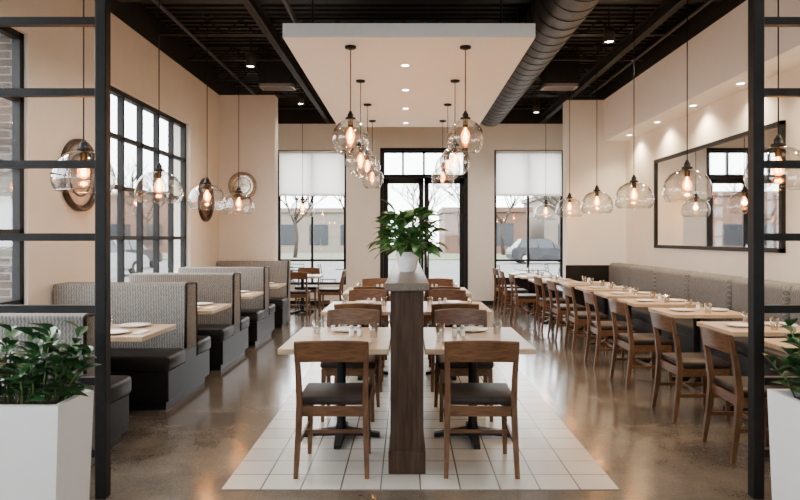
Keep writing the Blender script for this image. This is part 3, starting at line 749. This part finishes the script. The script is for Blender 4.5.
# ------------------------------------------------------------------ outside
simple('ground', lambda b: box(b, -90, 90, -40, 120, -0.25, -0.14), M['asphalt'], kind='structure', label='grey asphalt parking area outside')
simple('ground', lambda b: box(b, -12, 12, YB+0.3, 20.5, -0.16, -0.10), M['paving'], kind='structure', label='paved patio outside the back doors')
simple('ground', lambda b: box(b, -80, 80, 46, 64, -0.16, -0.08), M['grass'], kind='structure', label='strip of dormant grass beyond the parking area')
simple('ground', lambda b: box(b, -24, -18, -10, 44, -0.16, -0.08), M['grass'], kind='structure', label='side strip of dormant grass')
PG = 'patio tables and chairs'
pc = root('patio_chair', (-3.2, 16.6, -0.10), 'black metal patio chair outside the back windows', 'chair', PG)
for sx in (-1, 1):
    simple('leg', lambda b: tube(b, [(sx*0.21, 0.2, 0), (sx*0.2, 0.18, 0.44)], 0.013, 8), M['black'], parent=pc)
    simple('leg', lambda b: tube(b, [(sx*0.21, -0.22, 0), (sx*0.2, -0.19, 0.44), (sx*0.2, -0.26, 0.86)], 0.013, 8), M['black'], parent=pc)
simple('seat', lambda b: rbox(b, -0.21, 0.21, -0.2, 0.21, 0.43, 0.455, 0.008, 2), M['black'], parent=pc)
simple('backrest', lambda b: [tube(b, [(-0.2, -0.205-0.025*k, 0.54+0.1*k), (0.2, -0.205-0.025*k, 0.54+0.1*k)], 0.012, 8) for k in range(4)], M['black'], parent=pc)
ptb = root('patio_table', (-3.2, 17.2, -0.10), 'black metal patio table outside the back windows', 'table', PG)
simple('table_top', lambda b: rbox(b, -0.38, 0.38, -0.38, 0.38, 0.72, 0.745, 0.008, 2), M['black'], parent=ptb)
simple('pedestal', lambda b: tube(b, [(0, 0, 0.02), (0, 0, 0.72)], 0.03, 12), M['black'], parent=ptb)
simple('base', lambda b: lathe(b, [(0, 0), (0.25, 0), (0.25, 0.015), (0.04, 0.035), (0, 0.035)], 24), M['black'], parent=ptb)
dup(pc, (-3.2, 17.85, -0.10), math.pi)
for px, py in ((-1.6, 17.6), (3.4, 17.2), (4.9, 18.0)):
    dup(ptb, (px, py, -0.10)); dup(pc, (px-0.62, py, -0.10), -math.pi/2); dup(pc, (px+0.62, py, -0.10), math.pi/2)
def building(x0, x1, y0, y1, h, mat, lab, face='y'):
    r = root('building', ((x0+x1)/2, (y0+y1)/2, -0.14), lab, 'building', None)
    w, d = (x1-x0)/2, (y1-y0)/2
    simple('facade', lambda b: (box(b, -w, w, -d, d, 0, h), box(b, -w-0.3, w+0.3, -d-0.3, d+0.3, h, h+0.5)), mat, parent=r)
    def win(b):
        if face == 'y':
            x = -w+1.5
            while x < w-2.5: box(b, x, x+2.2, -d-0.05, -d+0.05, 0.8, 3.2); x += 3.6
        else:
            y = -d+1.5
            while y < d-2.5: box(b, w-0.05, w+0.05, y, y+2.2, 0.8, 3.2); y += 3.6
    simple('windows', win, M['bldglass'], parent=r)
building(4, 13, 66, 78, 4.4, M['brickbld'], 'low brick commercial building across the parking lot')
building(15, 36, 68, 80, 6.0, M['bldgrey'], 'taller pale commercial building across the parking lot')
building(-20, -4, 72, 84, 4.6, M['bldgrey'], 'low pale commercial building across the parking lot')
building(-42, -22, 70, 84, 6.4, M['brickbld'], 'brick commercial building across the parking lot')
building(-48, -36, 12, 66, 5.0, M['brickbld'], 'brick building beyond the side parking lot', 'x')
def tree(x, y, h, seed):
    rnd = random.Random(seed)
    bm = B()
    def br(p, d, L, r, lev):
        q = p+d*L; mid = (p+q)/2+Vector((rnd.uniform(-1, 1), rnd.uniform(-1, 1), 0))*L*0.06
        tube(bm, [p, mid, q], [r, r*0.8, r*0.6], 5)
        if lev == 0: return
        for k in range(4 if lev > 1 else 3):
            a = rnd.uniform(0, 6.28); s = rnd.uniform(0.45, 0.95)
            nd = (d+Vector((math.cos(a)*s, math.sin(a)*s, rnd.uniform(0, 0.35)))).normalized()
            br(mid.lerp(q, rnd.uniform(0.3, 1)), nd, L*rnd.uniform(0.55, 0.8), r*0.55, lev-1)
    br(Vector((0, 0, 0)), Vector((0, 0, 1)), h*0.36, h*0.02, 4)
    obj('tree', bm, M['bark'], loc=(x, y, -0.1), label='bare leafless tree outside the windows', category='tree', group='bare trees outside')
for i, (x, y, h) in enumerate(((-9, 50, 9), (-4.5, 55, 10), (5, 50, 8), (13, 50, 9), (18, 57, 11), (-20, 30, 9), (-22, 42, 10), (-20, 20, 8), (9, 58, 10), (-21, 50, 9), (-20, 36, 8), (1.5, 60, 9))):
    tree(x, y, h, i)
def car(x, y, rot, mat, lab):
    r = root('car', (x, y, -0.14), lab, 'car', 'parked cars outside'); r.rotation_euler[2] = rot
    def hull(b, prof, w, ins=0.0):
        N = len(prof)
        A = [b.verts.new((p[0], -w+(ins if p[1] > 1.2 else 0), p[1])) for p in prof]; C = [b.verts.new((p[0], w-(ins if p[1] > 1.2 else 0), p[1])) for p in prof]
        for k in range(N): b.faces.new([A[k], A[(k+1)%N], C[(k+1)%N], C[k]])
        b.faces.new(A[::-1]); b.faces.new(C)
    def bodyf(b):
        b2 = B(); hull(b2, [(-2.25, 0.3), (-2.3, 0.7), (-2.2, 1.0), (-1.95, 1.05), (1.0, 1.02), (2.0, 0.9), (2.25, 0.7), (2.25, 0.3)], 0.9)
        bmesh.ops.recalc_face_normals(b2, faces=b2.faces[:]); bmesh.ops.bevel(b2, geom=b2.edges[:], offset=0.06, segments=2, affect='EDGES'); merge(b, b2)
        box(b, -1.45, 0.05, -0.62, 0.62, 1.56, 1.62)
        for xx in (-1.9, -0.6, 0.5):
            for s in (-1, 1): tube(b, [(xx*0.95, s*0.82, 1.03), (xx*0.78-0.1, s*0.64, 1.58)], 0.035, 6)
    simple('body', bodyf, mat, parent=r)
    simple('windows', lambda b: hull(b, [(-2.0, 1.0), (-1.55, 1.57), (0.15, 1.57), (0.95, 1.0)], 0.84, 0.2), M['bldglass'], parent=r)
    for xx in (-1.4, 1.4):
        for s in (-1, 1):
            simple('wheel', lambda b: (tube(b, [(xx, s*0.72, 0.34), (xx, s*0.92, 0.34)], 0.34, 20), tube(b, [(xx, s*0.92, 0.34), (xx, s*0.93, 0.34)], 0.2, 14, 1)), [M['tyre'], M['steel']], parent=r)
car(8.8, 40, 0.05, M['cardark'], 'dark parked car outside the back window')
car(-13, 26, 1.3, M['carwhite'], 'silver parked car outside the side window')
car(-15, 33, 1.4, M['cardark'], 'dark parked car outside the side window')
car(-10.2, 17.5, 1.5, M['carwhite'], 'silver parked car close to the side window')
car(-10.2, 9, 1.5, M['cardark'], 'dark parked car close to the side window')

# ------------------------------------------------------------------ world, sun, camera
w = bpy.data.worlds.new('overcast_sky'); scene.world = w; w.use_nodes = True
nt = w.node_tree; bg = nt.nodes['Background']; bg.inputs[0].default_value = (0.95, 0.975, 1.0, 1); bg.inputs[1].default_value = 13.0
sun = light('sun', 'SUN', (0, 0, 20), 6.0, (1, 0.95, 0.87), angle=0.4)
sun.rotation_euler = Vector((0.6, -0.35, -0.70)).to_track_quat('-Z', 'Y').to_euler()
cam = bpy.data.cameras.new('camera'); co = bpy.data.objects.new('camera', cam); COL.objects.link(co)
co.location = (0, 0, 1.5); co.rotation_euler = (math.pi/2, 0, 0)
cam.lens = 28; cam.sensor_width = 36; cam.shift_x = -7/800; cam.shift_y = -12/800; cam.clip_end = 300
scene.camera = co
